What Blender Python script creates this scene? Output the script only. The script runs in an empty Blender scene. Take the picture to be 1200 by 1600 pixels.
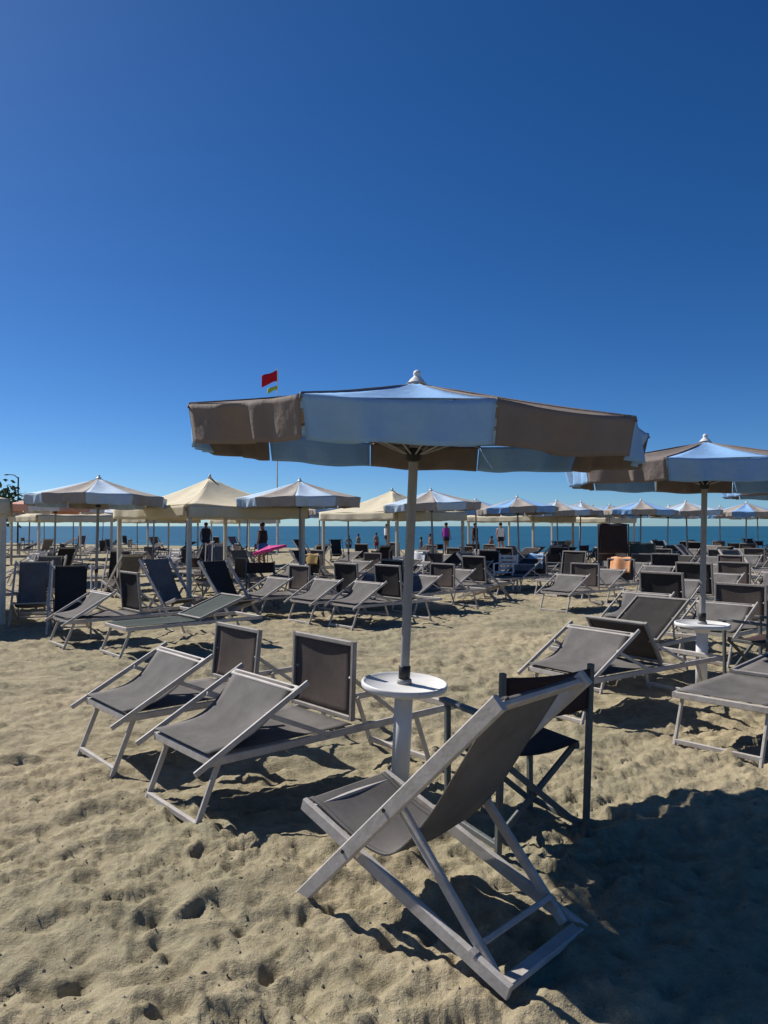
import bpy, math, random
import numpy as np
from mathutils import Vector, Matrix

random.seed(7)
rng = np.random.default_rng(11)
D = bpy.data
scene = bpy.context.scene
col = scene.collection
R = math.radians
PI = math.pi

# ------------------------------------------------------------------ camera
H, F, HZ = 1.55, 1155.0, 822.0
cam_d = D.cameras.new('camera')
cam = D.objects.new('camera', cam_d)
col.objects.link(cam)
cam_d.sensor_fit = 'VERTICAL'
cam_d.sensor_height = 36.0
cam_d.lens = 36.0 * F / 1600.0
cam_d.clip_start = 0.05
cam_d.clip_end = 20000.0
cam.location = (0, 0, H)
cam.rotation_euler = (R(90) + math.atan((HZ - 800) / F), 0, 0)
scene.camera = cam
scene.render.resolution_x, scene.render.resolution_y = 768, 1024

# ------------------------------------------------------------------ light
SUN_AZ = Vector((-0.83, 0.557, 0)).normalized()
SUN_EL = R(43)
to_sun = Vector((SUN_AZ.x * math.cos(SUN_EL), SUN_AZ.y * math.cos(SUN_EL), math.sin(SUN_EL)))
world = D.worlds.new('World')
scene.world = world
world.use_nodes = True
nt = world.node_tree
nt.nodes.clear()
sky = nt.nodes.new('ShaderNodeTexSky')
sky.sky_type = 'NISHITA'
sky.sun_disc = False
sky.sun_elevation = SUN_EL
sky.sun_rotation = math.atan2(SUN_AZ.x, SUN_AZ.y)
sky.air_density = 0.6
sky.dust_density = 0.25
sky.ozone_density = 2.0
bg = nt.nodes.new('ShaderNodeBackground')
bg.inputs['Strength'].default_value = 0.073
wo = nt.nodes.new('ShaderNodeOutputWorld')
hs = nt.nodes.new('ShaderNodeHueSaturation')
hs.inputs['Saturation'].default_value = 1.3
nt.links.new(sky.outputs[0], hs.inputs['Color'])
tint = nt.nodes.new('ShaderNodeMix')
tint.data_type = 'RGBA'
tint.blend_type = 'MULTIPLY'
tint.inputs[0].default_value = 1.0
tint.inputs[7].default_value = (0.68, 0.91, 1.12, 1)
nt.links.new(hs.outputs[0], tint.inputs[6])
nt.links.new(tint.outputs[2], bg.inputs[0])
nt.links.new(bg.outputs[0], wo.inputs[0])

sun_d = D.lights.new('sun', 'SUN')
sun_d.energy = 5.0
sun_d.angle = R(0.5)
sun_d.color = (1.0, 0.96, 0.90)
sun = D.objects.new('sun', sun_d)
col.objects.link(sun)
sun.rotation_euler = (-to_sun).to_track_quat('-Z', 'Y').to_euler()
sun.location = (-20, 14, 20)

vs = scene.view_settings
vs.view_transform = 'Standard'
vs.look = 'None'
vs.exposure = 0.25
vs.gamma = 1.0
vs.use_curve_mapping = False


# ------------------------------------------------------------------ helpers
def V(*a):
    return Vector(a)


def gnd(px, d, z=0.0):
    return V((px - 600) / F * d, d, z)


class MB:
    """collects shapes; build() links them as ONE mesh object"""
    def __init__(s):
        s.v, s.f, s.smooth = [], [], []

    def add(s, vs_, fs, smooth=False):
        o = len(s.v)
        s.v += [tuple(p) for p in vs_]
        s.f += [tuple(i + o for i in f) for f in fs]
        s.smooth += [smooth] * len(fs)

    def beam(s, p, q, w, h, up=(0, 0, 1), ch=0.18):
        """chamfered bar p->q; h measured along up, w sideways"""
        p, q = Vector(p), Vector(q)
        t = (q - p).normalized()
        up = Vector(up)
        side = t.cross(up)
        if side.length < 1e-5:
            side = t.cross(V(1, 0, 0))
        side.normalize()
        up = side.cross(t).normalized()
        c = min(w, h) * ch
        a, b = w / 2, h / 2
        prof = [(-a + c, -b), (a - c, -b), (a, -b + c), (a, b - c), (a - c, b), (-a + c, b), (-a, b - c), (-a, -b + c)]
        vs_ = [p + side * x + up * y for x, y in prof] + [q + side * x + up * y for x, y in prof]
        fs = [(i, (i + 1) % 8, 8 + (i + 1) % 8, 8 + i) for i in range(8)]
        fs += [tuple(range(7, -1, -1)), tuple(range(8, 16))]
        s.add(vs_, fs)
        return s

    def tube(s, pts, r, n=12, cap=True):
        pts = [Vector(p) for p in pts]
        rs = r if isinstance(r, (list, tuple)) else [r] * len(pts)
        vs_, fs = [], []
        for i, p in enumerate(pts):
            t = (pts[min(i + 1, len(pts) - 1)] - pts[max(i - 1, 0)]).normalized()
            a = t.cross(V(0, 0, 1))
            if a.length < 1e-3:
                a = V(1, 0, 0)
            a.normalize()
            b = t.cross(a)
            for k in range(n):
                an = 2 * PI * k / n
                vs_.append(p + (a * math.cos(an) + b * math.sin(an)) * rs[i])
        for i in range(len(pts) - 1):
            for k in range(n):
                k2 = (k + 1) % n
                fs.append((i * n + k, i * n + k2, (i + 1) * n + k2, (i + 1) * n + k))
        s.add(vs_, fs, True)
        if cap:
            o = (len(pts) - 1) * n
            s.add(vs_[:n], [tuple(range(n))])
            s.add(vs_[o:], [tuple(range(n - 1, -1, -1))])
        return s

    def lathe(s, prof, n=40, smooth=True):
        vs_, fs = [], []
        for r, z in prof:
            for k in range(n):
                a = 2 * PI * k / n
                vs_.append((r * math.cos(a), r * math.sin(a), z))
        for i in range(len(prof) - 1):
            for k in range(n):
                k2 = (k + 1) % n
                fs.append((i * n + k, i * n + k2, (i + 1) * n + k2, (i + 1) * n + k))
        s.add(vs_, fs, smooth)
        return s

    def grid(s, fn, nu, nv, smooth=True):
        vs_ = [fn(i / nu, j / nv) for j in range(nv + 1) for i in range(nu + 1)]
        fs = []
        for j in range(nv):
            for i in range(nu):
                a = j * (nu + 1) + i
                fs.append((a, a + 1, a + nu + 2, a + nu + 1))
        s.add(vs_, fs, smooth)
        return s

    def sheet(s, fn, nu, nv, th):
        """grid with thickness th: two faces and a closed rim"""
        pts = [[Vector(fn(i / nu, j / nv)) for i in range(nu + 1)] for j in range(nv + 1)]
        top, bot = [], []
        for j in range(nv + 1):
            for i in range(nu + 1):
                du = pts[j][min(i + 1, nu)] - pts[j][max(i - 1, 0)]
                dv = pts[min(j + 1, nv)][i] - pts[max(j - 1, 0)][i]
                n = du.cross(dv)
                n = n.normalized() if n.length > 1e-9 else V(0, 0, 1)
                top.append(pts[j][i] + n * th / 2)
                bot.append(pts[j][i] - n * th / 2)
        W = nu + 1
        N = len(top)
        fs = []
        for j in range(nv):
            for i in range(nu):
                a = j * W + i
                fs.append((a, a + 1, a + W + 1, a + W))
                fs.append((N + a, N + a + W, N + a + W + 1, N + a + 1))
        rim = [i for i in range(W)] + [j * W + nu for j in range(1, nv + 1)] + \
              [nv * W + i for i in range(nu - 1, -1, -1)] + [j * W for j in range(nv - 1, 0, -1)]
        for k in range(len(rim)):
            a, b = rim[k], rim[(k + 1) % len(rim)]
            fs.append((b, a, N + a, N + b))
        s.add(top + bot, fs, True)
        return s

    def mesh(s, name, mat=None):
        m = D.meshes.new(name)
        m.from_pydata(s.v, [], s.f)
        m.polygons.foreach_set('use_smooth', s.smooth)
        if mat:
            m.materials.append(mat)
        m.update()
        return m

    def build(s, name, mat, parent=None):
        return link(name, s.mesh(name, mat), parent)


def link(name, mesh, parent=None):
    o = D.objects.new(name, mesh)
    col.objects.link(o)
    if parent is not None:
        o.parent = parent
    return o


def tag(o, label, cat, group=None):
    o['label'] = label
    o['category'] = cat
    if group:
        o['group'] = group
    return o


def empty(name, loc=(0, 0, 0), rz=0.0):
    o = D.objects.new(name, None)
    o.empty_display_size = 0.1
    col.objects.link(o)
    o.location = loc
    o.rotation_euler = (0, 0, rz)
    return o


def copy_tree(o, parent=None):
    c = o.copy()
    col.objects.link(c)
    c.parent = parent
    for ch in KIDS(o):
        copy_tree(ch, c)
    return c


def KIDS(o):
    return [x for x in list(o.children)]


def heading(v):
    return math.atan2(v[1], v[0])


# ------------------------------------------------------------------ materials
def mat(name, c, rough=0.7, var=0.12, scale=8.0, stretch=(1, 1, 1), bump=0.0, bscale=80.0, spec=0.3,
        trans=0.0, c2=None, bdist=0.01, detail=5):
    m = D.materials.new(name)
    m.use_nodes = True
    t = m.node_tree
    t.nodes.clear()
    N, L = t.nodes.new, t.links.new
    out = N('ShaderNodeOutputMaterial')
    b = N('ShaderNodeBsdfPrincipled')
    b.inputs['Roughness'].default_value = rough
    b.inputs['Specular IOR Level'].default_value = spec
    tc = N('ShaderNodeTexCoord')
    mp = N('ShaderNodeMapping')
    mp.inputs['Scale'].default_value = stretch
    L(tc.outputs['Object'], mp.inputs[0])
    nz = N('ShaderNodeTexNoise')
    nz.inputs['Scale'].default_value = scale
    nz.inputs['Detail'].default_value = detail
    nz.inputs['Roughness'].default_value = 0.65
    L(mp.outputs[0], nz.inputs['Vector'])
    rp = N('ShaderNodeValToRGB')
    rp.color_ramp.elements[0].position = 0.3
    rp.color_ramp.elements[1].position = 0.72
    lo = [x * (1 - var) for x in c] if c2 is None else c2
    hi = [min(1, x * (1 + var)) for x in c] if c2 is None else c
    rp.color_ramp.elements[0].color = (*lo, 1)
    rp.color_ramp.elements[1].color = (*hi, 1)
    L(nz.outputs[0], rp.inputs[0])
    L(rp.outputs[0], b.inputs['Base Color'])
    if bump > 0:
        n2 = N('ShaderNodeTexNoise')
        n2.inputs['Scale'].default_value = bscale
        n2.inputs['Detail'].default_value = 4
        L(mp.outputs[0], n2.inputs['Vector'])
        bp = N('ShaderNodeBump')
        bp.inputs['Strength'].default_value = bump
        bp.inputs['Distance'].default_value = bdist
        L(n2.outputs[0], bp.inputs['Height'])
        L(bp.outputs[0], b.inputs['Normal'])
    if trans > 0:
        tr = N('ShaderNodeBsdfTranslucent')
        L(rp.outputs[0], tr.inputs['Color'])
        mx = N('ShaderNodeMixShader')
        mx.inputs[0].default_value = trans
        L(b.outputs[0], mx.inputs[1])
        L(tr.outputs[0], mx.inputs[2])
        L(mx.outputs[0], out.inputs[0])
    else:
        L(b.outputs[0], out.inputs[0])
    return m


M = {}
M['frame'] = mat('bleached_wood', (0.52, 0.485, 0.45), 0.6, c2=(0.36, 0.32, 0.285), scale=13, bump=0.12, bscale=60)
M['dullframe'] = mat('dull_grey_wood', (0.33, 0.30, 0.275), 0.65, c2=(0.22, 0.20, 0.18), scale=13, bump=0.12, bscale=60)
M['white'] = mat('white_plastic', (0.78, 0.77, 0.76), 0.45, c2=(0.62, 0.60, 0.57), scale=6, bump=0.05)
M['pole'] = mat('grey_metal', (0.34, 0.33, 0.32), 0.5, c2=(0.24, 0.23, 0.22), scale=5, stretch=(4, 4, 1), bump=0.05)
M['black'] = mat('black_plastic', (0.02, 0.02, 0.022), 0.5)
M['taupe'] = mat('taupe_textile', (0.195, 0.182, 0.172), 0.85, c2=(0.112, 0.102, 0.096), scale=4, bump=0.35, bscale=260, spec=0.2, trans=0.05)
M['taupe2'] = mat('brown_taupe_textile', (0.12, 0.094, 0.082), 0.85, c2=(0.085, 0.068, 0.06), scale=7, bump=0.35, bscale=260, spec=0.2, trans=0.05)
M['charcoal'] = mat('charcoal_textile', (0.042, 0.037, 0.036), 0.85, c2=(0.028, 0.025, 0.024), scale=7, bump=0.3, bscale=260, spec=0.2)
M['green'] = mat('dark_green_textile', (0.06, 0.075, 0.065), 0.85, c2=(0.04, 0.055, 0.05), scale=7, bump=0.3, bscale=260, spec=0.2)
M['can_taupe'] = mat('taupe_canvas', (0.225, 0.185, 0.163), 0.8, c2=(0.185, 0.15, 0.132), scale=5, bump=0.5, bscale=16, bdist=0.015, spec=0.2, trans=0.04)
M['can_blue'] = mat('light_blue_canvas', (0.29, 0.49, 0.76), 0.8, c2=(0.235, 0.42, 0.69), scale=5, bump=0.5, bscale=16, bdist=0.015, spec=0.2, trans=0.12)
M['can_white'] = mat('white_canvas', (0.72, 0.74, 0.76), 0.8, c2=(0.6, 0.62, 0.66), scale=4, bump=0.3, bscale=12, trans=0.12)
M['can_beige'] = mat('beige_canvas', (0.44, 0.39, 0.34), 0.8, c2=(0.35, 0.30, 0.26), scale=4, bump=0.5, bscale=7, bdist=0.03, trans=0.08)
M['can_pale'] = mat('pale_blue_canvas', (0.56, 0.68, 0.80), 0.8, c2=(0.45, 0.58, 0.72), scale=4, bump=0.5, bscale=7, bdist=0.03, trans=0.12)
M['can_coral'] = mat('coral_canvas', (0.72, 0.42, 0.32), 0.8, c2=(0.6, 0.3, 0.22), scale=4, bump=0.3, bscale=12, trans=0.12)
M['can_cream'] = mat('cream_canvas', (0.74, 0.66, 0.48), 0.8, c2=(0.62, 0.54, 0.38), scale=2.5, bump=0.5, bscale=8, spec=0.2, trans=0.12)
M['cream_post'] = mat('cream_paint', (0.66, 0.62, 0.53), 0.6, c2=(0.5, 0.46, 0.38), scale=5, stretch=(3, 3, 1), bump=0.1)
M['darkwood'] = mat('grey_green_metal', (0.125, 0.135, 0.130), 0.55, c2=(0.08, 0.088, 0.085), scale=9, stretch=(4, 4, 1), bump=0.3, bscale=40)
M['brownfab'] = mat('dark_red_brown_canvas', (0.055, 0.03, 0.026), 0.85, c2=(0.035, 0.02, 0.018), scale=8, bump=0.3, bscale=200)
M['tan'] = mat('tan_canvas', (0.3, 0.2, 0.07), 0.85)
M['yellow'] = mat('yellow_towel', (0.7, 0.72, 0.06), 0.9)
M['orange'] = mat('orange_towel', (0.75, 0.25, 0.06), 0.9, c2=(0.8, 0.5, 0.3), scale=12)
M['red'] = mat('red_flag_cloth', (0.55, 0.012, 0.03), 0.8, trans=0.15)
M['lime'] = mat('lime_flag_cloth', (0.45, 0.55, 0.08), 0.8, trans=0.15)
M['pink'] = mat('magenta_canvas', (0.7, 0.07, 0.3), 0.8, trans=0.15)
M['skin1'] = mat('skin_tan', (0.42, 0.22, 0.13), 0.6)
M['skin2'] = mat('skin_dark_tan', (0.25, 0.12, 0.07), 0.6)
M['hair'] = mat('dark_hair', (0.02, 0.013, 0.01), 0.7)
M['cl_purple'] = mat('purple_shirt', (0.24, 0.03, 0.3), 0.9)
M['cl_black'] = mat('black_swimwear', (0.02, 0.02, 0.03), 0.9)
M['cl_white'] = mat('white_shirt', (0.75, 0.75, 0.76), 0.9)
M['cl_red'] = mat('red_swimwear', (0.5, 0.04, 0.04), 0.9)
M['cl_blue'] = mat('blue_swimwear', (0.04, 0.1, 0.35), 0.9)
M['leaf'] = mat('foliage', (0.07, 0.11, 0.045), 0.8, c2=(0.03, 0.055, 0.025), scale=1.5, trans=0.15)
M['bark'] = mat('bark', (0.12, 0.09, 0.065), 0.9)
M['render'] = mat('pale_render', (0.6, 0.57, 0.52), 0.9, scale=1.0)
M['glass'] = mat('dark_window_glass', (0.03, 0.04, 0.05), 0.1, spec=0.6)
M['roofing'] = mat('grey_roofing', (0.16, 0.14, 0.14), 0.8)
M['teal'] = mat('teal_screen_cloth', (0.14, 0.22, 0.20), 0.9, scale=2)


def sand_material():
    m = D.materials.new('beach_sand')
    m.use_nodes = True
    t = m.node_tree
    t.nodes.clear()
    N, L = t.nodes.new, t.links.new
    out = N('ShaderNodeOutputMaterial')
    b = N('ShaderNodeBsdfPrincipled')
    b.inputs['Roughness'].default_value = 0.95
    b.inputs['Specular IOR Level'].default_value = 0.1
    tc = N('ShaderNodeTexCoord')

    def noise(sc, det, rough=0.6):
        n = N('ShaderNodeTexNoise')
        n.inputs['Scale'].default_value = sc
        n.inputs['Detail'].default_value = det
        n.inputs['Roughness'].default_value = rough
        L(tc.outputs['Object'], n.inputs['Vector'])
        return n
    big = noise(0.55, 3)
    mid = noise(9, 6, 0.7)
    fine = noise(160, 4, 0.7)
    r1 = N('ShaderNodeValToRGB')
    e = r1.color_ramp.elements
    e[0].position, e[0].color = 0.36, (0.330, 0.295, 0.195, 1)
    e[1].position, e[1].color = 0.66, (0.435, 0.365, 0.240, 1)
    L(big.outputs[0], r1.inputs[0])
    r2 = N('ShaderNodeValToRGB')
    e = r2.color_ramp.elements
    e[0].position, e[0].color = 0.3, (0.66, 0.64, 0.62, 1)
    e[1].position, e[1].color = 0.62, (1.06, 1.06, 1.06, 1)
    L(mid.outputs[0], r2.inputs[0])
    r3 = N('ShaderNodeValToRGB')
    e = r3.color_ramp.elements
    e[0].position, e[0].color = 0.32, (0.8, 0.79, 0.78, 1)
    e[1].position, e[1].color = 0.6, (1.05, 1.05, 1.05, 1)
    L(fine.outputs[0], r3.inputs[0])

    def mul(a, c):
        x = N('ShaderNodeMix')
        x.data_type = 'RGBA'
        x.blend_type = 'MULTIPLY'
        x.inputs[0].default_value = 1
        L(a, x.inputs[6])
        L(c, x.inputs[7])
        return x.outputs[2]
    L(mul(mul(r1.outputs[0], r2.outputs[0]), r3.outputs[0]), b.inputs['Base Color'])
    n1 = noise(22, 6, 0.7)
    n2 = noise(140, 3, 0.6)
    b1 = N('ShaderNodeBump')
    b1.inputs['Strength'].default_value = 0.7
    b1.inputs['Distance'].default_value = 0.03
    L(n1.outputs[0], b1.inputs['Height'])
    b2 = N('ShaderNodeBump')
    b2.inputs['Strength'].default_value = 0.5
    b2.inputs['Distance'].default_value = 0.005
    L(n2.outputs[0], b2.inputs['Height'])
    n3 = noise(55, 5, 0.7)
    b3 = N('ShaderNodeBump')
    b3.inputs['Strength'].default_value = 0.5
    b3.inputs['Distance'].default_value = 0.010
    L(n3.outputs[0], b3.inputs['Height'])
    L(b1.outputs[0], b3.inputs['Normal'])
    L(b3.outputs[0], b2.inputs['Normal'])
    L(b2.outputs[0], b.inputs['Normal'])
    L(b.outputs[0], out.inputs[0])
    return m


M['sand'] = sand_material()


def sea_material():
    m = D.materials.new('sea_water')
    m.use_nodes = True
    t = m.node_tree
    t.nodes.clear()
    N, L = t.nodes.new, t.links.new
    out = N('ShaderNodeOutputMaterial')
    b = N('ShaderNodeBsdfPrincipled')
    b.inputs['Roughness'].default_value = 0.35
    b.inputs['Specular IOR Level'].default_value = 0.25
    tc = N('ShaderNodeTexCoord')
    mp = N('ShaderNodeMapping')
    mp.inputs['Rotation'].default_value = (0, 0, R(40))
    mp.inputs['Scale'].default_value = (0.05, 0.22, 0.2)
    L(tc.outputs['Object'], mp.inputs[0])
    n = N('ShaderNodeTexNoise')
    n.inputs['Scale'].default_value = 1.0
    n.inputs['Detail'].default_value = 6
    L(mp.outputs[0], n.inputs['Vector'])
    r = N('ShaderNodeValToRGB')
    e = r.color_ramp.elements
    e[0].position, e[0].color = 0.35, (0.006, 0.045, 0.085, 1)
    e[1].position, e[1].color = 0.68, (0.014, 0.115, 0.14, 1)
    L(n.outputs[0], r.inputs[0])
    L(r.outputs[0], b.inputs['Base Color'])
    n2 = N('ShaderNodeTexNoise')
    n2.inputs['Scale'].default_value = 8.0
    n2.inputs['Detail'].default_value = 4
    L(mp.outputs[0], n2.inputs['Vector'])
    bp = N('ShaderNodeBump')
    bp.inputs['Strength'].default_value = 0.6
    bp.inputs['Distance'].default_value = 0.3
    L(n2.outputs[0], bp.inputs['Height'])
    L(bp.outputs[0], b.inputs['Normal'])
    L(b.outputs[0], out.inputs[0])
    return m


M['sea'] = sea_material()

# ------------------------------------------------------------------ ground
SH0, SH1 = np.array([24.0, 42.5]), np.array([-4.0, 58.0])       # two points of the shoreline
sdir = (SH1 - SH0) / np.linalg.norm(SH1 - SH0)
snor = np.array([sdir[1], -sdir[0]])
if snor[1] < 0:
    snor = -snor


def shore_dist(x, y):
    return (x - SH0[0]) * snor[0] + (y - SH0[1]) * snor[1]


def vnoise(x, y, seed):
    """smooth value noise, vectorised"""
    xi, yi = np.floor(x).astype(np.int64), np.floor(y).astype(np.int64)
    xf, yf = x - xi, y - yi
    u, v = xf * xf * xf * (xf * (xf * 6 - 15) + 10), yf * yf * yf * (yf * (yf * 6 - 15) + 10)

    def h(a, b):
        n = (a * 374761393 + b * 668265263 + seed * 974634777) & 0xFFFFFFFF
        n = ((n ^ (n >> 13)) * 1274126177) & 0xFFFFFFFF
        n = n ^ (n >> 16)
        return (n & 0xFFFF) / 65535.0
    a, b, c, d = h(xi, yi), h(xi + 1, yi), h(xi, yi + 1), h(xi + 1, yi + 1)
    return (a * (1 - u) + b * u) * (1 - v) + (c * (1 - u) + d * u) * v - 0.5


def fbm(x, y, seed, octs, gain=0.5):
    r, a = 0, 1.0
    for k in range(octs):
        r = r + a * vnoise(x, y, seed + k)
        x, y, a = x * 2.03 + 11.7, y * 2.03 + 5.3, a * gain
    return r


def make_sand():
    NA, NR = 860, 720
    amax = R(64)
    r0, r1 = 0.9, 75.0
    th = np.linspace(-amax, amax, NA)
    rr = r0 * (r1 / r0) ** np.linspace(0, 1, NR)
    T, RR = np.meshgrid(th, rr)
    X, Y = RR * np.sin(T), RR * np.cos(T)
    warp = fbm(X * 1.3, Y * 1.3, 40, 3) * 0.5
    Z = 0.050 * fbm(X * 0.8, Y * 0.8, 1, 2)
    Z += 0.056 * fbm((X + Y * 0.5) * 1.8 + warp, (Y - X * 0.5) * 3.6 + warp, 5, 4, 0.55)
    rid = 1 - np.abs(2 * fbm(X * 4.2 + warp * 2, Y * 6.2, 9, 2))
    Z += 0.010 * (rid - 0.6)
    Z += (0.010 + 0.016 * np.clip(fbm(X * 0.9 + 7, Y * 0.9, 33, 2) * 4 + 0.4, 0, 1)) * fbm(X * 9, Y * 11, 15, 4, 0.62)
    cl = fbm(X * 17 + warp, Y * 17 - warp, 71, 4, 0.7)                 # crumbled clods
    patch = np.clip(fbm(X * 1.1, Y * 1.1, 90, 2) * 4 + 0.15, 0, 1)
    Z += 0.034 * patch * np.clip(cl - 0.12, 0, 0.35)
    Z -= 0.045 * patch * np.clip(-cl - 0.22, 0, 0.3)
    # trodden footprints: a dip with a pushed-up rim
    dth, dlr = th[1] - th[0], math.log(r1 / r0) / (NR - 1)
    r_ = np.random.default_rng(5)
    for k in range(4200):
        pr = 1.3 * (18.0 / 1.3) ** (r_.random() ** 0.8)
        pt = (r_.random() * 2 - 1) * R(45)
        px, py = pr * math.sin(pt), pr * math.cos(pt)
        an = r_.choice([R(43), R(130), R(20)]) + r_.normal() * 0.5
        q_ = r_.random() ** 1.6
        L_, W_ = 0.035 + 0.11 * q_, 0.022 + 0.045 * q_ * (0.6 + 0.4 * r_.random())
        if k % 5 == 0:
            L_, W_ = 0.13 + 0.05 * r_.random(), 0.06 + 0.03 * r_.random()
        dep = 0.003 + 0.021 * r_.random() ** 2.2
        reach = 2.0 * L_
        j0 = max(0, int((math.log(max(pr - reach, r0) / r0)) / dlr))
        j1 = min(NR, int((math.log((pr + reach) / r0)) / dlr) + 2)
        w = reach / pr
        i0 = max(0, int((pt - w + amax) / dth))
        i1 = min(NA, int((pt + w + amax) / dth) + 2)
        if j1 <= j0 or i1 <= i0:
            continue
        xs, ys = X[j0:j1, i0:i1] - px, Y[j0:j1, i0:i1] - py
        a = (xs * math.cos(an) + ys * math.sin(an)) / L_
        b = (-xs * math.sin(an) + ys * math.cos(an)) / W_
        q = a * a + b * b
        Z[j0:j1, i0:i1] += dep * (-np.exp(-q * 1.2) * 1.3 + 0.9 * q * np.exp(-q * 0.9) * 0.8)
    # walking trails: left and right soles one after the other
    for (tx, ty, ta, n) in ((-2.6, 1.6, R(40), 14), (-1.9, 1.5, R(62), 12), (1.4, 1.9, R(150), 9), (-0.6, 1.7, R(110), 9), (-3.0, 3.4, R(5), 8),
                            (0.2, 1.6, R(35), 9), (2.2, 3.3, R(115), 10), (-2.4, 5.4, R(20), 14), (0.5, 5.2, R(75), 14), (-4.0, 2.6, R(28), 12)):
        for k in range(n):
            ta += r_.normal() * 0.06
            tx, ty = tx + math.cos(ta) * 0.58, ty + math.sin(ta) * 0.58
            sd = 0.10 if k % 2 else -0.10
            px, py = tx - math.sin(ta) * sd, ty + math.cos(ta) * sd
            xs, ys = X - px, Y - py
            near = (np.abs(xs) < 0.4) & (np.abs(ys) < 0.4)
            xs, ys = xs[near], ys[near]
            a = (xs * math.cos(ta) + ys * math.sin(ta)) / 0.135
            b = (-xs * math.sin(ta) + ys * math.cos(ta)) / (0.052 + 0.012 * np.clip(a, -1, 1))
            q = a ** 4 + b ** 4
            Z[near] += -0.013 * np.exp(-q * 0.8) * (1 + 0.25 * np.cos(a * 9)) + 0.008 * np.exp(-(np.sqrt(a * a + b * b) - 1.45) ** 2 * 7)
    fade = np.clip((RR - 30) / 30, 0, 1)
    Z *= 1 - 0.5 * fade
    s = shore_dist(X, Y)
    Z += -0.30 * np.clip((s + 6) / 6, 0, 1) - 0.16 * np.clip(s, 0, 20)
    vs_ = np.stack([X, Y, Z], -1).reshape(-1, 3)
    idx = np.arange(NA * NR).reshape(NR, NA)
    fs = np.stack([idx[:-1, :-1], idx[:-1, 1:], idx[1:, 1:], idx[1:, :-1]], -1).reshape(-1, 4)[:, ::-1]
    me = D.meshes.new('sand')
    n0 = len(vs_)
    me.vertices.add(n0)
    me.vertices.foreach_set('co', vs_.astype(np.float32).ravel())
    nf = len(fs)
    me.loops.add(nf * 4)
    me.loops.foreach_set('vertex_index', fs.astype(np.int32).ravel())
    me.polygons.add(nf)
    me.polygons.foreach_set('loop_start', np.arange(0, nf * 4, 4, dtype=np.int32))
    me.polygons.foreach_set('use_smooth', np.ones(nf, dtype=bool))
    me.update(calc_edges=True)
    me.validate()
    me.materials.append(M['sand'])
    o = link('sand', me)
    o['kind'] = 'structure'
    return X, Y, Z


GX, GY, GZ = make_sand()


def ground_z(x, y):
    r = math.hypot(x, y)
    t = math.atan2(x, y)
    NR, NA = GX.shape
    j = int(round(math.log(max(r, 0.9) / 0.9) / math.log(75 / 0.9) * (NR - 1)))
    i = int(round((t + R(64)) / R(128) * (NA - 1)))
    return float(GZ[min(max(j, 0), NR - 1), min(max(i, 0), NA - 1)])


mb = MB()
# the beach around the camera and inland: one large sheet a little below the trodden sand
inl = [(-2500, -400), (400, -400), (400, -200), (SH0[0] - sdir[0] * 300, SH0[1] - sdir[1] * 300),
       (SH1[0] + sdir[0] * 2500, SH1[1] + sdir[1] * 2500)]
mb.add([(x, y, -0.22) for x, y in inl], [tuple(range(len(inl)))])
o = mb.build('beach', M['sand'])
o['kind'] = 'structure'
mb = MB()
mb.add([(-9000, -4000, -0.27), (9000, -4000, -0.27), (9000, 14000, -0.27), (-9000, 14000, -0.27)], [(0, 1, 2, 3)])
o = mb.build('sea', M['sea'])
o['kind'] = 'structure'


# ------------------------------------------------------------------ umbrellas
NP = 10
RAD, ZR, RISE, VAL = 1.31, 2.115, 0.255, 0.182
HA = PI / NP


def panel_mesh(seed, m, RISE=0.255):
    r = random.Random(seed)
    ph, am = r.random() * 6, 0.010 + 0.008 * r.random()

    def fn(u, v):
        th = (u * 2 - 1) * HA
        rho = RAD * math.cos(HA) / math.cos(th)
        s_ = 0.03 + 0.97 * v
        rr = rho * s_
        across = math.sin(PI * u)
        rr -= 0.02 * across * v ** 3
        z = ZR + RISE * ((1 - s_) * 0.8 + 0.2 * (1 - s_) ** 2)
        z -= across * (0.030 * math.sin(PI * min(v, 0.98)) + 0.010 * v)
        z += am * across * math.sin(6 * v + ph + 3 * u) * v
        return (rr * math.cos(th), rr * math.sin(th), z)
    return MB().sheet(fn, 12, 10, 0.003).mesh('canopy_panel', m)


def valance_mesh(seed, m, style, RISE=0.255):
    r = random.Random(seed + 50)
    p1, p2 = r.random() * 6, r.random() * 6
    fold = 0.35 + 0.25 * r.random()

    def fn(u, v):
        uu = 0.005 + 0.990 * u
        th = (uu * 2 - 1) * HA
        rho = RAD * math.cos(HA) / math.cos(th) - 0.02 * math.sin(PI * uu) + 0.004
        across = math.sin(PI * uu)
        z = ZR - across * 0.010 - v * VAL - 0.002 + 0.006 * v * math.sin(9 * u + p2)
        off = v * (0.020 * math.sin(7 * u + p1) + 0.010 * math.sin(19 * u + p2 + 2 * v)) * (0.4 + across) - 0.035 * v
        if style == 1:                                  # one sharp fold down the cloth
            k = (u - fold) / 0.07
            off += 0.07 * v * math.exp(-k * k) - 0.085 * v * math.exp(-((u - fold + 0.2) / 0.14) ** 2)
        if style == 2:
            k = (u - fold) / 0.05
            off += 0.05 * (v ** 0.7) * math.exp(-k * k)
            off -= 0.05 * v * max(0, u - 0.8) / 0.2
        rr = rho + off
        return (rr * math.cos(th), rr * math.sin(th), z)
    return MB().sheet(fn, 28, 8, 0.003).mesh('valance', m)


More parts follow.
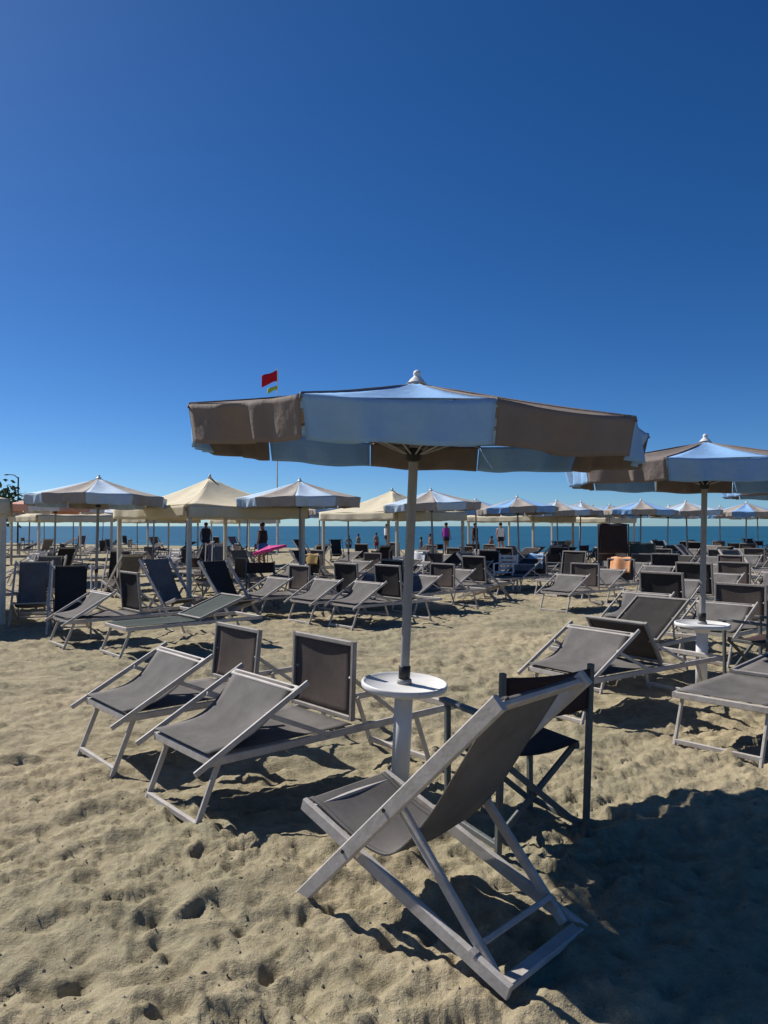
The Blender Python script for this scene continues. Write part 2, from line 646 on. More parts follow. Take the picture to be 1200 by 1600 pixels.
CAN = {}
FARRISE = 0.36
for key in ('can_taupe', 'can_blue', 'can_white', 'can_coral', 'can_beige', 'can_pale'):
    CAN[key] = [(panel_mesh(i * 7 + len(key), M[key]), valance_mesh(i * 13 + len(key), M[key], i % 3)) for i in range(3)]
    CAN[key + '_steep'] = [(panel_mesh(i * 7 + len(key), M[key], FARRISE), valance_mesh(i * 13 + len(key), M[key], i % 3)) for i in range(3)]

rib2_me = MB().tube([(0.05, 0, ZR + FARRISE - 0.02), (RAD * 0.5, 0, ZR + FARRISE * 0.42 - 0.012), (RAD - 0.01, 0, ZR - 0.014)], 0.008, 6).mesh('rib', M['pole'])
pole2_me = MB().tube([(0, 0, 0.25), (0, 0, ZR + FARRISE - 0.02)], 0.027, 12).mesh('pole', M['pole'])
rib_me = MB().tube([(0.05, 0, ZR + RISE - 0.02), (RAD * 0.5, 0, ZR + RISE * 0.42 - 0.012), (RAD - 0.01, 0, ZR - 0.014)], 0.008, 6).mesh('rib', M['pole'])
seam_me = MB().tube([(0.06, 0, ZR + RISE * 0.985 - 0.018), (RAD * 0.25, 0, ZR + RISE * (0.75 * 0.8 + 0.2 * 0.5625) * 1.0 + 0.003), (RAD * 0.5, 0, ZR + RISE * 0.45 + 0.003), (RAD * 0.75, 0, ZR + RISE * 0.2125 + 0.003), (RAD, 0, ZR + 0.003), (RAD + 0.004, 0, ZR - 0.02)], 0.006, 6).mesh('seam', M['can_taupe'])
strut_me = MB().tube([(0.035, 0, ZR - 0.16), (RAD * 0.52, 0, ZR + RISE * 0.42 - 0.022)], 0.006, 6).mesh('strut', M['pole'])
pole_me = MB().tube([(0, 0, 0.25), (0, 0, ZR + RISE - 0.02)], 0.027, 16).mesh('pole', M['pole'])
fin_prof = [(0.0, 0.10), (0.012, 0.098), (0.026, 0.085), (0.030, 0.068), (0.024, 0.052), (0.03, 0.044), (0.045, 0.03), (0.06, 0.008), (0.075, -0.004), (0.0, -0.006)]
fin_me = MB().lathe([(r * 0.8, z * 0.75 + ZR + RISE) for r, z in fin_prof], 20).mesh('finial', M['white'])
fin2_me = MB().lathe([(r * 0.8, z * 0.75 + ZR + FARRISE) for r, z in fin_prof], 16).mesh('finial', M['white'])
hub_me = MB().lathe([(0.028, ZR - 0.2), (0.05, ZR - 0.19), (0.05, ZR - 0.13), (0.028, ZR - 0.12)], 16).mesh('hub', M['black'])
clamp_me = MB().lathe([(0.0275, 0.655), (0.034, 0.66), (0.034, 0.73), (0.0275, 0.735)], 16).mesh('clamp', M['black'])


def umbrella(x, y, rz, label, tilt=(0, 0), cols=('can_blue', 'can_taupe'), group='beach umbrellas with drop valances', s=1.0, steep=False):
    root = empty('beach_umbrella', (x, y, ground_z(x, y) * 0.5))
    root.rotation_mode = 'XYZ'
    root.rotation_euler = (R(tilt[0]), R(tilt[1]), 0)
    root.scale = (s, s, s)
    tag(root, label, 'umbrella', group)
    link('pole', pole2_me if steep else pole_me, root)
    link('finial', fin2_me if steep else fin_me, root)
    link('hub', hub_me, root)
    link('clamp', clamp_me, root)
    for k in range(NP):
        pm, vm = CAN[cols[k % 2] + ('_steep' if steep else '')][(k * 2 + (k // 3) + 1) % 3]
        a = rz + k * 2 * HA
        p = link('canopy_panel', pm, root)
        p.rotation_euler = (0, 0, a)
        v = link('valance', vm, p)
        rb = link('rib', rib2_me if steep else rib_me, root)
        rb.rotation_euler = (0, 0, a + HA)
        link('strut', strut_me, rb)
        if not steep:
            sm = link('seam', seam_me, root)
            sm.rotation_euler = (0, 0, a + HA)
    return root


# pole tables: thick white post with a round tray
post_me = MB().lathe([(0.0, -0.05), (0.053, -0.05), (0.053, 0.58), (0.0, 0.58)], 24).mesh('post', M['white'])
tray_me = MB().lathe([(0.054, 0.545), (0.075, 0.57), (0.11, 0.592), (0.225, 0.600), (0.243, 0.604), (0.25, 0.614), (0.25, 0.634), (0.246, 0.640), (0.238, 0.641), (0.233, 0.632), (0.06, 0.630), (0.0275, 0.630)], 48).mesh('tray', M['white'])
collar_me = MB().lathe([(0.0275, 0.66), (0.04, 0.655), (0.045, 0.631), (0.0275, 0.631)], 20).mesh('collar', M['pole'])


def pole_table(x, y, label, tilt=(0, 0)):
    root = empty('pole_table', (x, y, ground_z(x, y) * 0.5))
    root.rotation_euler = (R(tilt[0]), R(tilt[1]), 0)
    tag(root, label, 'table', 'round trays on umbrella posts')
    link('post', post_me, root)
    link('tray', tray_me, root)
    link('collar', collar_me, root)
    return root


# ------------------------------------------------------------------ deckchair
def curve_pts(cps, n):
    """Catmull-Rom through control points"""
    out = []
    c = [cps[0]] + cps + [cps[-1]]
    seg = len(cps) - 1
    for i in range(n + 1):
        t = i / n * seg
        k = min(int(t), seg - 1)
        f = t - k
        p0, p1, p2, p3 = [np.array(q, float) for q in c[k:k + 4]]
        out.append(0.5 * (2 * p1 + (p2 - p0) * f + (2 * p0 - 5 * p1 + 4 * p2 - p3) * f * f + (3 * p1 - p0 - 3 * p2 + p3) * f ** 3))
    return out


def make_deckchair(fab, fr):
    """local +x = the way the sitter faces, origin under the rear bar"""
    root = empty('deckchair')
    TOP, FOOT = V(-0.01, 0, 0.965), V(1.0, 0, -0.015)
    SF, SR = V(1.02, 0, 0.362), V(-0.02, 0, 0.015)
    y1, y2, y3 = 0.285, 0.250, 0.222
    up1 = (1, 0, 1)
    for s in (1, -1):
        MB().beam(FOOT + V(0, s * y1, 0), TOP + V(0, s * y1, 0), 0.028, 0.060, up1).build('back_rail', fr, root)
        MB().beam(SR + V(0, s * y2, 0), SF + V(0, s * y2, 0), 0.026, 0.055).build('seat_rail', fr, root)
        MB().beam(V(0.495, s * y3, 0.485), V(0.055, s * y3, 0.03), 0.024, 0.040, up1).build('prop', fr, root)
        MB().tube([(0.505, s * (y1 + 0.018), 0.482), (0.505, s * (y3 - 0.015), 0.482)], 0.008, 8).build('bolt', M['black'], root)
        MB().tube([(0.728, s * (y1 + 0.018), 0.262), (0.728, s * (y2 - 0.015), 0.262)], 0.008, 8).build('bolt', M['black'], root)
    w1, w2 = y1 + 0.002, y2 - 0.012
    MB().beam(V(0.025, -y1 + 0.012, 0.935), V(0.025, y1 - 0.012, 0.935), 0.060, 0.022, (0.6, 0, 0.8)).build('top_bar', fr, root)
    MB().beam(V(0.985, -w2, 0.356), V(0.985, w2, 0.356), 0.060, 0.022).build('front_bar', fr, root)
    MB().beam(V(0.0, -w2, 0.030), V(0.0, w2, 0.030), 0.055, 0.024).build('rear_bar', fr, root)
    MB().beam(V(0.12, -y3 + 0.01, 0.105), V(0.12, y3 - 0.01, 0.105), 0.045, 0.022, up1).build('prop_bar', fr, root)
    cps = [(0.005, 0.955), (0.045, 0.935), (0.20, 0.70), (0.36, 0.46), (0.53, 0.285), (0.66, 0.262), (0.82, 0.305), (0.955, 0.36), (1.01, 0.375)]
    cv = curve_pts(cps, 40)

    def fn(u, v):
        p = cv[int(round(v * 40))]
        w = 0.235 - 0.022 * math.sin(PI * v)
        y = (u * 2 - 1) * w
        sag = 0.018 * (1 - (u * 2 - 1) ** 2) * math.sin(PI * v)
        wr = 0.003 * math.sin(9 * u + 14 * v) * math.sin(PI * v)
        return (p[0] + sag * 0.4, y, p[1] - sag + wr + 0.004)
    sl = MB().sheet(fn, 12, 40, 0.004).build('sling', fab, root)
    for s in (0, 1):
        def hem(u, v, s=s):
            a = fn(s * 1.0 + (0.055 * u if s == 0 else -0.055 * u), v)
            return (a[0], a[1], a[2] + 0.0045)
        MB().sheet(hem, 1, 40, 0.003).build('hem', fab, sl)
        MB().beam(V(0.115, (s * 2 - 1) * 0.25, 0.083), V(0.135, (s * 2 - 1) * 0.25, 0.095), 0.03, 0.022).build('notch_block', fr, root)
    return root


# ------------------------------------------------------------------ sun lounger
def make_lounger(fab, fr, back_ang=86, back_len=0.55, incline=True, inc_ang=28, fab_back=None):
    """local +x runs from the foot end to the head end; origin on the sand under the foot legs"""
    root = empty('sun_lounger')
    zb, L_, w = 0.335, 1.86, 0.325
    hx = 0.95
    for s in (1, -1):
        MB().beam(V(0.02, s * w, zb), V(L_, s * w, zb), 0.024, 0.042).build('side_rail', fr, root)
        MB().beam(V(0.10, s * (w - 0.034), zb), V(-0.05, s * (w - 0.034), -0.03), 0.020, 0.030, (1, 0, 0)).build('leg', fr, root)
        MB().beam(V(1.50, s * (w - 0.028), zb), V(1.64, s * (w - 0.028), -0.03), 0.020, 0.030, (1, 0, 0)).build('leg', fr, root)
    MB().beam(V(0.035, -w + 0.013, zb), V(0.035, w - 0.013, zb), 0.030, 0.045).build('foot_rail', fr, root)
    MB().beam(V(hx, -w + 0.013, zb - 0.012), V(hx, w - 0.013, zb - 0.012), 0.026, 0.03).build('cross_rail', fr, root)
    MB().beam(V(L_ - 0.015, -w + 0.013, zb), V(L_ - 0.015, w - 0.013, zb), 0.030, 0.045).build('head_rail', fr, root)
    MB().beam(V(-0.030, -w + 0.036, 0.022), V(-0.030, w - 0.036, 0.022), 0.024, 0.034).build('leg_bar', fr, root)
    MB().beam(V(1.625, -w + 0.03, 0.022), V(1.625, w - 0.03, 0.022), 0.024, 0.034).build('leg_bar', fr, root)

    def bed(u, v):
        x = 0.04 + v * (hx - 0.03)
        y = (u * 2 - 1) * (w - 0.006)
        return (x, y, zb + 0.030 - 0.035 * math.sin(PI * u) * math.sin(PI * v) ** 0.5)
    MB().sheet(bed, 10, 14, 0.004).build('bed_sling', fab, root)
    # backrest
    a = R(back_ang)
    ca, sa = -math.cos(a) * -1, math.sin(a)
    d = V(math.cos(a), 0, math.sin(a))
    b0 = V(hx + 0.02, 0, zb + 0.045)
    nrm = V(-d.z, 0, d.x)
    wb = w - 0.02
    bf = MB()
    for s in (1, -1):
        bf.beam(b0 + V(0, s * wb, 0), b0 + d * back_len + V(0, s * wb, 0), 0.028, 0.032, nrm)
    bf.beam(b0 + d * (back_len - 0.014) + V(0, -wb + 0.014, 0), b0 + d * (back_len - 0.014) + V(0, wb - 0.014, 0), 0.03, 0.03, nrm)
    bf.beam(b0 + d * 0.014 + V(0, -wb + 0.014, 0), b0 + d * 0.014 + V(0, wb - 0.014, 0), 0.028, 0.03, nrm)
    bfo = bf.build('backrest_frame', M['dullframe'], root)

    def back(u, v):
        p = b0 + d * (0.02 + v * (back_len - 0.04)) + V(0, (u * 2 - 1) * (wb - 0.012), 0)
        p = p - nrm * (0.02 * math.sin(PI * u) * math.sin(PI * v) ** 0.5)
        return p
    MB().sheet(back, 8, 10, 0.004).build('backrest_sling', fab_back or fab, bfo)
    if back_ang > 25:
        pr = MB()
        for s in (1, -1):
            pr.beam(b0 + d * back_len * 0.55 + V(0, s * (wb - 0.03), 0), V(hx + 0.45, s * (wb - 0.03), zb - 0.01), 0.014, 0.024)
        pr.build('backrest_prop', fr, root)
    if incline:
        ai = R(inc_ang)
        e = V(math.cos(ai), 0, math.sin(ai))
        n2 = V(-e.z, 0, e.x)
        i0 = V(-0.075, 0, zb - 0.035)
        wi = w + 0.030
        Li = 0.78
        for s in (1, -1):
            MB().beam(i0 + V(0, s * wi, 0), i0 + e * Li + V(0, s * wi, 0), 0.020, 0.030, n2).build('incline_rail', fr, root)
            q = i0 + e * (Li * 0.62) + V(0, s * (wi - 0.022), 0)
            MB().beam(q, V(0.80, s * (wi - 0.022), zb - 0.005), 0.016, 0.026).build('incline_prop', fr, root)
        MB().beam(i0 + e * (Li - 0.075) + V(0, -wi + 0.011, 0), i0 + e * (Li - 0.075) + V(0, wi - 0.011, 0), 0.050, 0.026, n2).build('incline_bar', fr, root)

        def inc(u, v):
            lo, hi = 0.11, Li - 0.07
            k = lo + v * (hi - lo)
            wv = (wi - 0.035) - 0.022 * math.sin(PI * v)
            sag = 0.085 * math.sin(PI * v) + 0.02 * math.sin(PI * u) * math.sin(PI * v)
            wr = 0.003 * math.sin(11 * u + 7 * v) * math.sin(PI * v)
            return i0 + e * k + V(0, (u * 2 - 1) * wv, 0) - n2 * (sag - 0.018 + wr) + V(0, 0, 0.012 * (1 - v))
        MB().sheet(inc, 12, 18, 0.004).build('incline_sling', fab, root)
    return root


# ------------------------------------------------------------------ director's chair
def make_armchair(fab, fr):
    """local +x = facing, origin midway between the rear feet"""
    root = empty('folding_armchair')
    w, dp = 0.265, 0.44
    for s in (1, -1):
        MB().beam(V(0, s * w, -0.03), V(-0.045, s * w, 0.86), 0.028, 0.032, (1, 0, 0)).build('back_post', fr, root)
        MB().beam(V(dp, s * w, -0.03), V(dp, s * w, 0.62), 0.028, 0.032, (1, 0, 0)).build('front_post', fr, root)
        MB().beam(V(-0.035, s * w, 0.632), V(dp + 0.05, s * w, 0.632), 0.046, 0.022).build('armrest', fr, root)
        MB().beam(V(0.0, s * w, 0.05), V(dp, s * w, 0.05), 0.026, 0.032).build('floor_rail', fr, root)
        MB().beam(V(0.02, s * (w - 0.03), 0.445), V(dp - 0.02, s * (w - 0.03), 0.445), 0.026, 0.032).build('seat_rail', fr, root)
    for x in (0.025, dp - 0.025):
        MB().beam(V(x, -w + 0.02, 0.05), V(x, w - 0.03, 0.44), 0.03, 0.020, (1, 0, 0)).build('cross_leg', fr, root)
        MB().beam(V(x + 0.024, w - 0.02, 0.05), V(x + 0.024, -w + 0.03, 0.44), 0.03, 0.020, (1, 0, 0)).build('cross_leg', fr, root)

    def seat(u, v):
        return (0.02 + v * (dp - 0.04), (u * 2 - 1) * (w - 0.02), 0.466 - 0.03 * math.sin(PI * u))
    MB().sheet(seat, 10, 6, 0.004).build('seat_sling', fab, root)

    def back(u, v):
        return (-0.03 - 0.02 * v - 0.03 * math.sin(PI * u), (u * 2 - 1) * (w - 0.005), 0.64 + v * 0.20 - 0.008 * math.sin(PI * u))
    MB().sheet(back, 10, 6, 0.005).build('back_sling', fab, root)
    return root


# ------------------------------------------------------------------ gazebo
def make_gazebo(sa, sb):
    """local x runs along side a, y along side b, origin at the near corner post"""
    root = empty('beach_gazebo')
    ze, zt = 1.96, 2.62
    cx, cy = sa / 2, sb / 2
    cs = [(0, 0), (sa, 0), (sa, sb), (0, sb)]
    for x, y in cs:
        MB().beam(V(x, y, -0.05), V(x, y, ze - 0.02), 0.085, 0.085, (1, 0, 0)).build('post', M['cream_post'], root)
    for k in range(4):
        (x0, y0), (x1, y1) = cs[k], cs[(k + 1) % 4]
        d = V(x1 - x0, y1 - y0, 0).normalized() * 0.05
        MB().beam(V(x0, y0, ze - 0.08) + d, V(x1, y1, ze - 0.08) - d, 0.05, 0.08).build('beam', M['cream_post'], root)
        ox, oy = 0.11, 0.11

        def corner(x, y):
            return (x + (ox if x > cx else -ox), y + (oy if y > cy else -oy))
        (a0, b0), (a1, b1) = corner(x0, y0), corner(x1, y1)

        def roof(u, v):
            ex, ey = a0 + (a1 - a0) * u, b0 + (b1 - b0) * u
            s = v * 0.985
            z = ze + (zt - ze) * (0.55 * s ** 1.0 + 0.45 * s ** 2.4) - 0.05 * math.sin(PI * u) * math.sin(PI * v) - 0.02 * math.sin(PI * u) * (1 - v)
            z += 0.012 * math.sin(13 * u + 5 * v + k) * (1 - v)
            return (ex + (cx - ex) * s, ey + (cy - ey) * s, z)
        rp = MB().sheet(roof, 18, 10, 0.004).build('roof_panel', M['can_cream'], root)
        nx, ny = (y1 - y0), -(x1 - x0)
        nl = math.hypot(nx, ny)
        nx, ny = nx / nl, ny / nl

        def val(u, v):
            e = 0.015 + 0.97 * u
            ex, ey = a0 + (a1 - a0) * e, b0 + (b1 - b0) * e
            off = 0.006 + v * (0.018 * math.sin(17 * u + k) + 0.01 * math.sin(37 * u))
            return (ex + nx * off, ey + ny * off, ze - 0.004 - 0.02 * math.sin(PI * u) - v * (0.24 + 0.008 * math.sin(23 * u)))
        MB().sheet(val, 30, 4, 0.004).build('valance', M['can_cream'], rp)
    MB().lathe([(0.0, zt + 0.08), (0.02, zt + 0.07), (0.03, zt + 0.03), (0.05, zt - 0.015), (0.0, zt - 0.02)], 12).build('finial', M['cream_post'], root)
    for ch in root.children:
        if ch.name.startswith('finial'):
            ch.location = (cx, cy, 0)
    return root


# ------------------------------------------------------------------ place things
PROTO = {}


def proto(key, maker):
    if key not in PROTO:
        PROTO[key] = maker()
        return PROTO[key], True
    return PROTO[key], False


def place(key, maker, x, y, ang, label, cat, group, sink=0.0, roll=0.0, scale=1.0):
    o, first = proto(key, maker)
    if not first:
        o = copy_tree(o)
    o.location = (x, y, max(ground_z(x, y), -0.02) * 0.6 - sink)
    o.rotation_euler = (0, roll, ang)
    o.scale = (scale,) * 3
    tag(o, label, cat, group)
    return o


AX = heading((0.75, 0.66))


def lounger(nx, ny, label, ang=AX, kind='up', **kw):
    """nx, ny: sand point of the foot leg on the side nearest the camera"""
    makers = {
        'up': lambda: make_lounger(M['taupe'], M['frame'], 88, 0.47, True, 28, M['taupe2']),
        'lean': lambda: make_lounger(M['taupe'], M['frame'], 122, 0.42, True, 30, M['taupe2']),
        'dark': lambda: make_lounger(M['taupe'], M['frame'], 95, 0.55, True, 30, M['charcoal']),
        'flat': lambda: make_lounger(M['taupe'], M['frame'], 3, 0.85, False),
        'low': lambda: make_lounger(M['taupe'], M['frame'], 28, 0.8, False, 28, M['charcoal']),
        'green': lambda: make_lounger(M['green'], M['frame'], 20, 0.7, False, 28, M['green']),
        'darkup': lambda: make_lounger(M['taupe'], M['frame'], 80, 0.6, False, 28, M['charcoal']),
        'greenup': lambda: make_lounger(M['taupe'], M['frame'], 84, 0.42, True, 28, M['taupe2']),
    }
    # move from that foot to the middle of the foot end
    wx, wy = -math.sin(ang), math.cos(ang)
    return place('L' + kind, makers[kind], nx + wx * 0.29, ny + wy * 0.29, ang, label, 'sun lounger',
                 'taupe sun loungers with raised ends', **kw)


def deckchair(x, y, hd, label, kind='taupe', **kw):
    return place('D' + kind, lambda: make_deckchair(M[kind], M['frame']), x, y, heading(hd), label, 'deckchair',
                 'taupe sling deckchairs', **kw)


def armchair(x, y, hd, label, **kw):
    return place('A', lambda: make_armchair(M['brownfab'], M['darkwood']), x, y, heading(hd), label, 'armchair',
                 'dark folding armchairs', **kw)


# main umbrella
umbrella(0.09, 4.33, R(264.5), 'large blue and taupe umbrella standing in the foreground, leaning slightly right', (2.0, 2.4), group='beach umbrellas with drop valances')
pole_table(0.09, 4.33, 'round white tray table on thick post under the foreground umbrella', (2.0, 2.6))
umbrella(3.02, 7.07, R(252), 'blue and taupe umbrella standing behind the foreground one on the right', (0.5, 1.2))
pole_table(3.02, 7.07, 'round white tray table on post under the second umbrella on the right', (0.5, 1.2))

# foreground seats
FA = V(-0.72, 0.69, 0).normalized()
deckchair(0.394 + 0.69 * 0.255, 2.459 + 0.72 * 0.255, (-0.72, 0.69), 'large taupe deckchair in the foreground, seen from behind its sling')
armchair(0.765, 3.585, (-0.45, 0.89), 'dark folding armchair directly behind the foreground deckchair')
lounger(-0.93, 3.81, 'taupe lounger with raised foot end and upright back, left of the foreground tray table')
lounger(-1.66, 4.66, 'taupe lounger with low upright back, farther one of the left front pair', kind='greenup')
lounger(1.57, 5.81, 'taupe lounger with tent-like raised ends behind the dark folding armchair', ang=heading((0.82, 0.57)), kind='lean')
lounger(2.48, 4.86, 'flat taupe lounger cut by the right edge of the picture', ang=heading((0.73, 0.68)), kind='flat')
lounger(2.05, 6.95, 'taupe lounger with half raised dark back, between the tent-like lounger and the one behind', kind='low')
lounger(3.25, 9.2, 'taupe lounger with raised dark back, just left of the second umbrella pole', kind='dark')
lounger(3.86, 8.29, 'taupe lounger with tall upright back, just right of the second tray table', kind='up')
armchair(3.75, 6.95, (-0.45, 0.89), 'dark folding armchair right of the second tray table')

# left side behind the front pair
lounger(-3.05, 8.66, 'dark green flat lounger in front of the cream gazebo on the left', kind='green')
lounger(-4.05, 9.47, 'lounger with charcoal back raised, beside the left deckchair', kind='dark')
deckchair(-4.75, 11.25, (0.36, -0.93), 'deckchair with charcoal sling at the left, facing the camera', kind='charcoal')

# middle ground
deckchair(-2.95, 12.75, (0.75, -0.66), 'charcoal deckchair leaning back beside the near post of the cream gazebo', kind='charcoal')
lounger(-1.15, 11.65, 'left one of two loungers with charcoal backs left of the foreground umbrella pole', kind='dark')
lounger(-0.45, 11.2, 'right one of two loungers with charcoal backs left of the foreground umbrella pole', kind='dark')
lounger(1.35, 14.5, 'lounger with charcoal back just right of the foreground umbrella pole', kind='dark')
deckchair(1.75, 16.0, (0.75, -0.66), 'grey deckchair right of the foreground pole, facing right', kind='taupe')
lounger(3.3, 13.3, 'lounger with raised foot end in mid distance, left of the second umbrella', kind='up')
lounger(3.75, 16.0, 'charcoal backed lounger in mid distance before the second cream gazebo row', kind='darkup')
lounger(6.2, 13.4, 'small lounger with upright back right of the second umbrella pole', kind='up')
lounger(7.6, 14.0, 'small lounger cut by the right edge beyond the second umbrella', kind='up')

lounger(-2.05, 12.3, 'lounger with upright back between the charcoal deckchair and the two dark-backed loungers', kind='up')
deckchair(-5.9, 12.5, (0.36, -0.93), 'taupe deckchair at the far left, behind the charcoal one', kind='taupe')
deckchair(-3.9, 12.6, (0.75, -0.66), 'taupe deckchair just left of the near gazebo post', kind='taupe')
armchair(-2.35, 14.1, (0.3, -0.95), 'dark folding armchair just right of the near gazebo post')
lounger(-0.35, 13.2, 'lounger with dark back behind the two dark-backed loungers', kind='dark')
lounger(0.55, 13.0, 'lounger with upright back right behind the foreground umbrella pole', kind='up')
lounger(4.7, 11.6, 'lounger with dark back directly behind the second umbrella pole', kind='dark')
lounger(2.6, 16.9, 'lounger with half raised dark back right of the grey deckchair', kind='low')
G = heading((0.73, 0.68))
gz = make_gazebo(2.7, 3.2)
GAZ = [(-3.74, 14.2, 'cream canvas gazebo on the left with four posts, the nearest one in full view'),
       (0.35, 20.0, 'cream gazebo with sagging roof just left of the foreground umbrella pole'),
       (5.65, 28.0, 'cream gazebo right of the foreground pole, before the sea'),
       (11.0, 36.5, 'farthest cream gazebo, right of centre at the water'),
       (-12.6, 27.0, 'far cream gazebo at the left, beside the coral umbrella'),
       (-11.5, 36.0, 'far cream gazebo seen behind the left gazebo posts'),
       (-8.4, 43.0, 'farthest cream gazebo left of centre, near the flag pole'),
       (-8.0, 9.85, 'gazebo at the left edge, only its corner post and valance showing')]
for i, (x, y, lab) in enumerate(GAZ):
    g = gz if i == 0 else copy_tree(gz)
    g.location = (x, y, 0)
    g.rotation_euler = (0, 0, G)
    tag(g, lab, 'gazebo', 'cream canvas gazebos')

# farther umbrellas: (px, distance, colours, label)
FAR = [
    (150, 14.2, ('can_pale', 'can_beige'), 'pale blue and beige umbrella on a dark pole at the left'),
    (470, 15.2, ('can_pale', 'can_beige'), 'pale blue and beige umbrella right behind the left cream gazebo'),
    (678, 19.3, ('can_pale', 'can_beige'), 'pale blue and beige umbrella just right of the foreground pole'),
    (812, 23.5, ('can_blue', 'can_beige'), 'blue and beige umbrella over the third cream gazebo'),
    (872, 27.5, ('can_pale', 'can_beige'), 'beige umbrella right of the third cream gazebo'),
    (950, 32.5, ('can_blue', 'can_beige'), 'small far umbrella left of the second umbrella pole'),
    (1042, 33.0, ('can_white', 'can_blue'), 'small far umbrella next to the second umbrella pole, by the sea'),
    (1125, 35.0, ('can_blue', 'can_beige'), 'small far umbrella right of the second umbrella pole, by the sea'),
    (1185, 36.0, ('can_pale', 'can_beige'), 'small far umbrella by the sea at the right edge'),
    (85, 20.5, ('can_coral', 'can_white'), 'coral and white umbrella at the far left'),
    (240, 25.0, ('can_blue', 'can_beige'), 'far umbrella seen left of the cream gazebo roof'),
    (175, 34.0, ('can_white', 'can_blue'), 'tiny blue and white umbrella beside the left gazebo post'),
    (545, 24.0, ('can_blue', 'can_beige'), 'far umbrella between the first two gazebos'),
    (500, 33.0, ('can_white', 'can_blue'), 'tiny far umbrella under the gap between two gazebos'),
    (745, 26.0, ('can_blue', 'can_beige'), 'far umbrella left of the third gazebo'),
    (385, 30.0, ('can_blue', 'can_beige'), 'tiny far umbrella seen under the left gazebo'),
    (905, 29.0, ('can_pale', 'can_beige'), 'pale umbrella just left of the small far one beside the hanging brown cloth'),
    (1000, 27.0, ('can_blue', 'can_beige'), 'blue and beige umbrella above the green cloth, left of the second pole'),
    (1075, 28.0, ('can_pale', 'can_beige'), 'pale umbrella directly left of the second umbrella pole'),
    (1165, 29.5, ('can_blue', 'can_beige'), 'blue and beige umbrella near the right edge, under the cut canopy corner'),
    (45, 30.0, ('can_pale', 'can_beige'), 'pale far umbrella below the coral one at the left'),
    (115, 36.0, ('can_blue', 'can_beige'), 'tiny blue umbrella right of the coral one'),
    (215, 40.0, ('can_pale', 'can_blue'), 'tiny pale umbrella under the left end of the gazebo'),
    (290, 37.0, ('can_coral', 'can_white'), 'tiny coral umbrella behind the near post of the left gazebo'),
    (350, 42.0, ('can_pale', 'can_beige'), 'tiny pale umbrella behind the back post of the left gazebo'),
    (5, 38.0, ('can_blue', 'can_beige'), 'tiny blue umbrella at the left edge'),
    (70, 46.0, ('can_pale', 'can_blue'), 'tiniest pale umbrella far back at the left'),
    (160, 48.0, ('can_pale', 'can_beige'), 'tiniest beige umbrella far back behind the dark pole'),
]
for px, d, cs, lab in FAR:
    p = gnd(px, d)
    umbrella(p.x, p.y, R(random.uniform(0, 36)), lab, (random.uniform(-2, 2), random.uniform(-2, 2)), cs, steep=True)
umbrella(5.78, 9.6, R(245), 'umbrella cut by the right edge, only its canopy corner showing', (0, 0))

# seats of the rows behind, under the farther umbrellas
fr_ = random.Random(3)
NEAR_U = ['the pale umbrella on a dark pole at the left', 'the umbrella behind the left gazebo', 'the umbrella just right of the foreground pole',
          'the umbrella over the third gazebo', 'the taupe umbrella right of the third gazebo', 'the small umbrella left of the second pole',
          'the small umbrella next to the second pole', 'the small umbrella right of the second pole', 'the small umbrella at the right edge',
          'the coral umbrella', 'the umbrella left of the gazebo roof', 'the tiny umbrella by the left gazebo post', 'the umbrella between the first two gazebos',
          'the tiny umbrella between two gazebos', 'the umbrella left of the third gazebo', 'the tiny umbrella under the left gazebo',
          'the pale umbrella beside the brown cloth', 'the umbrella above the green cloth', 'the pale umbrella directly left of the second pole', 'the blue umbrella under the cut canopy corner',
          'the pale umbrella below the coral one', 'the tiny blue umbrella right of the coral one', 'the tiny umbrella under the left end of the gazebo', 'the tiny coral umbrella',
          'the tiny umbrella behind the gazebo back post', 'the tiny blue umbrella at the left edge', 'the tiniest pale umbrella', 'the tiniest beige umbrella']
spots = [(px, d, NEAR_U[i]) for i, (px, d, cs, lab) in enumerate(FAR)]
spots += [(1150, 20, 'the open sand right of the second pole'), (1060, 17, 'the open sand left of the second pole'), (1180, 24, 'the far right edge'),
          (980, 22, 'the large hanging brown cloth'), (60, 15.5, 'the yellow towel'), (250, 17.5, 'the left gazebo, its shaded side'),
          (330, 20, 'the back post of the left gazebo'), (430, 19, 'the right side of the left gazebo'), (590, 20, 'the near post of the second gazebo'),
          (720, 21, 'the right post of the second gazebo'), (880, 20, 'the left post of the farthest gazebo'), (20, 24, 'the far left edge'), (620, 28, 'the back of the second gazebo'), (150, 16, 'the dark pole of the left umbrella'),
          (210, 21, 'the left post of the left gazebo'), (300, 24, 'the shade of the left gazebo'), (375, 17, 'the right end of the left gazebo'), (530, 17, 'the left post of the second gazebo'),
          (560, 23, 'the middle of the second gazebo'), (655, 24, 'the open side of the second gazebo'), (760, 19, 'the blue towel'), (800, 26, 'the shade of the third gazebo'),
          (920, 18, 'the clothes rack'), (1010, 24, 'the white armchair by the second pole'), (1100, 24, 'the second pole, far beyond it,'), (1190, 18, 'the right edge beyond the second umbrella'),
          (940, 27, 'the back of the clothes rack'), (700, 30, 'the purple shirt'), (1140, 30, 'the sea on the right'), (1040, 29, 'the sea near the second pole')]
taken = [(-3.0, 12.7), (-1.1, 11.6), (-0.4, 11.2), (1.5, 14.6), (2.0, 15.6), (3.5, 13.4), (4.0, 16.1), (6.3, 13.5), (7.7, 14.1), (-4.7, 11.0), (-3.6, 9.7), (-3.74, 14.2), (0.35, 20), (-5.9, 16.5), (-1.77, 16), (-1.6, 12.5), (-5.9, 12.5), (-3.9, 12.6), (-2.35, 14.1), (0, 13.4), (1, 13.3), (5.2, 12), (3, 17.2)]
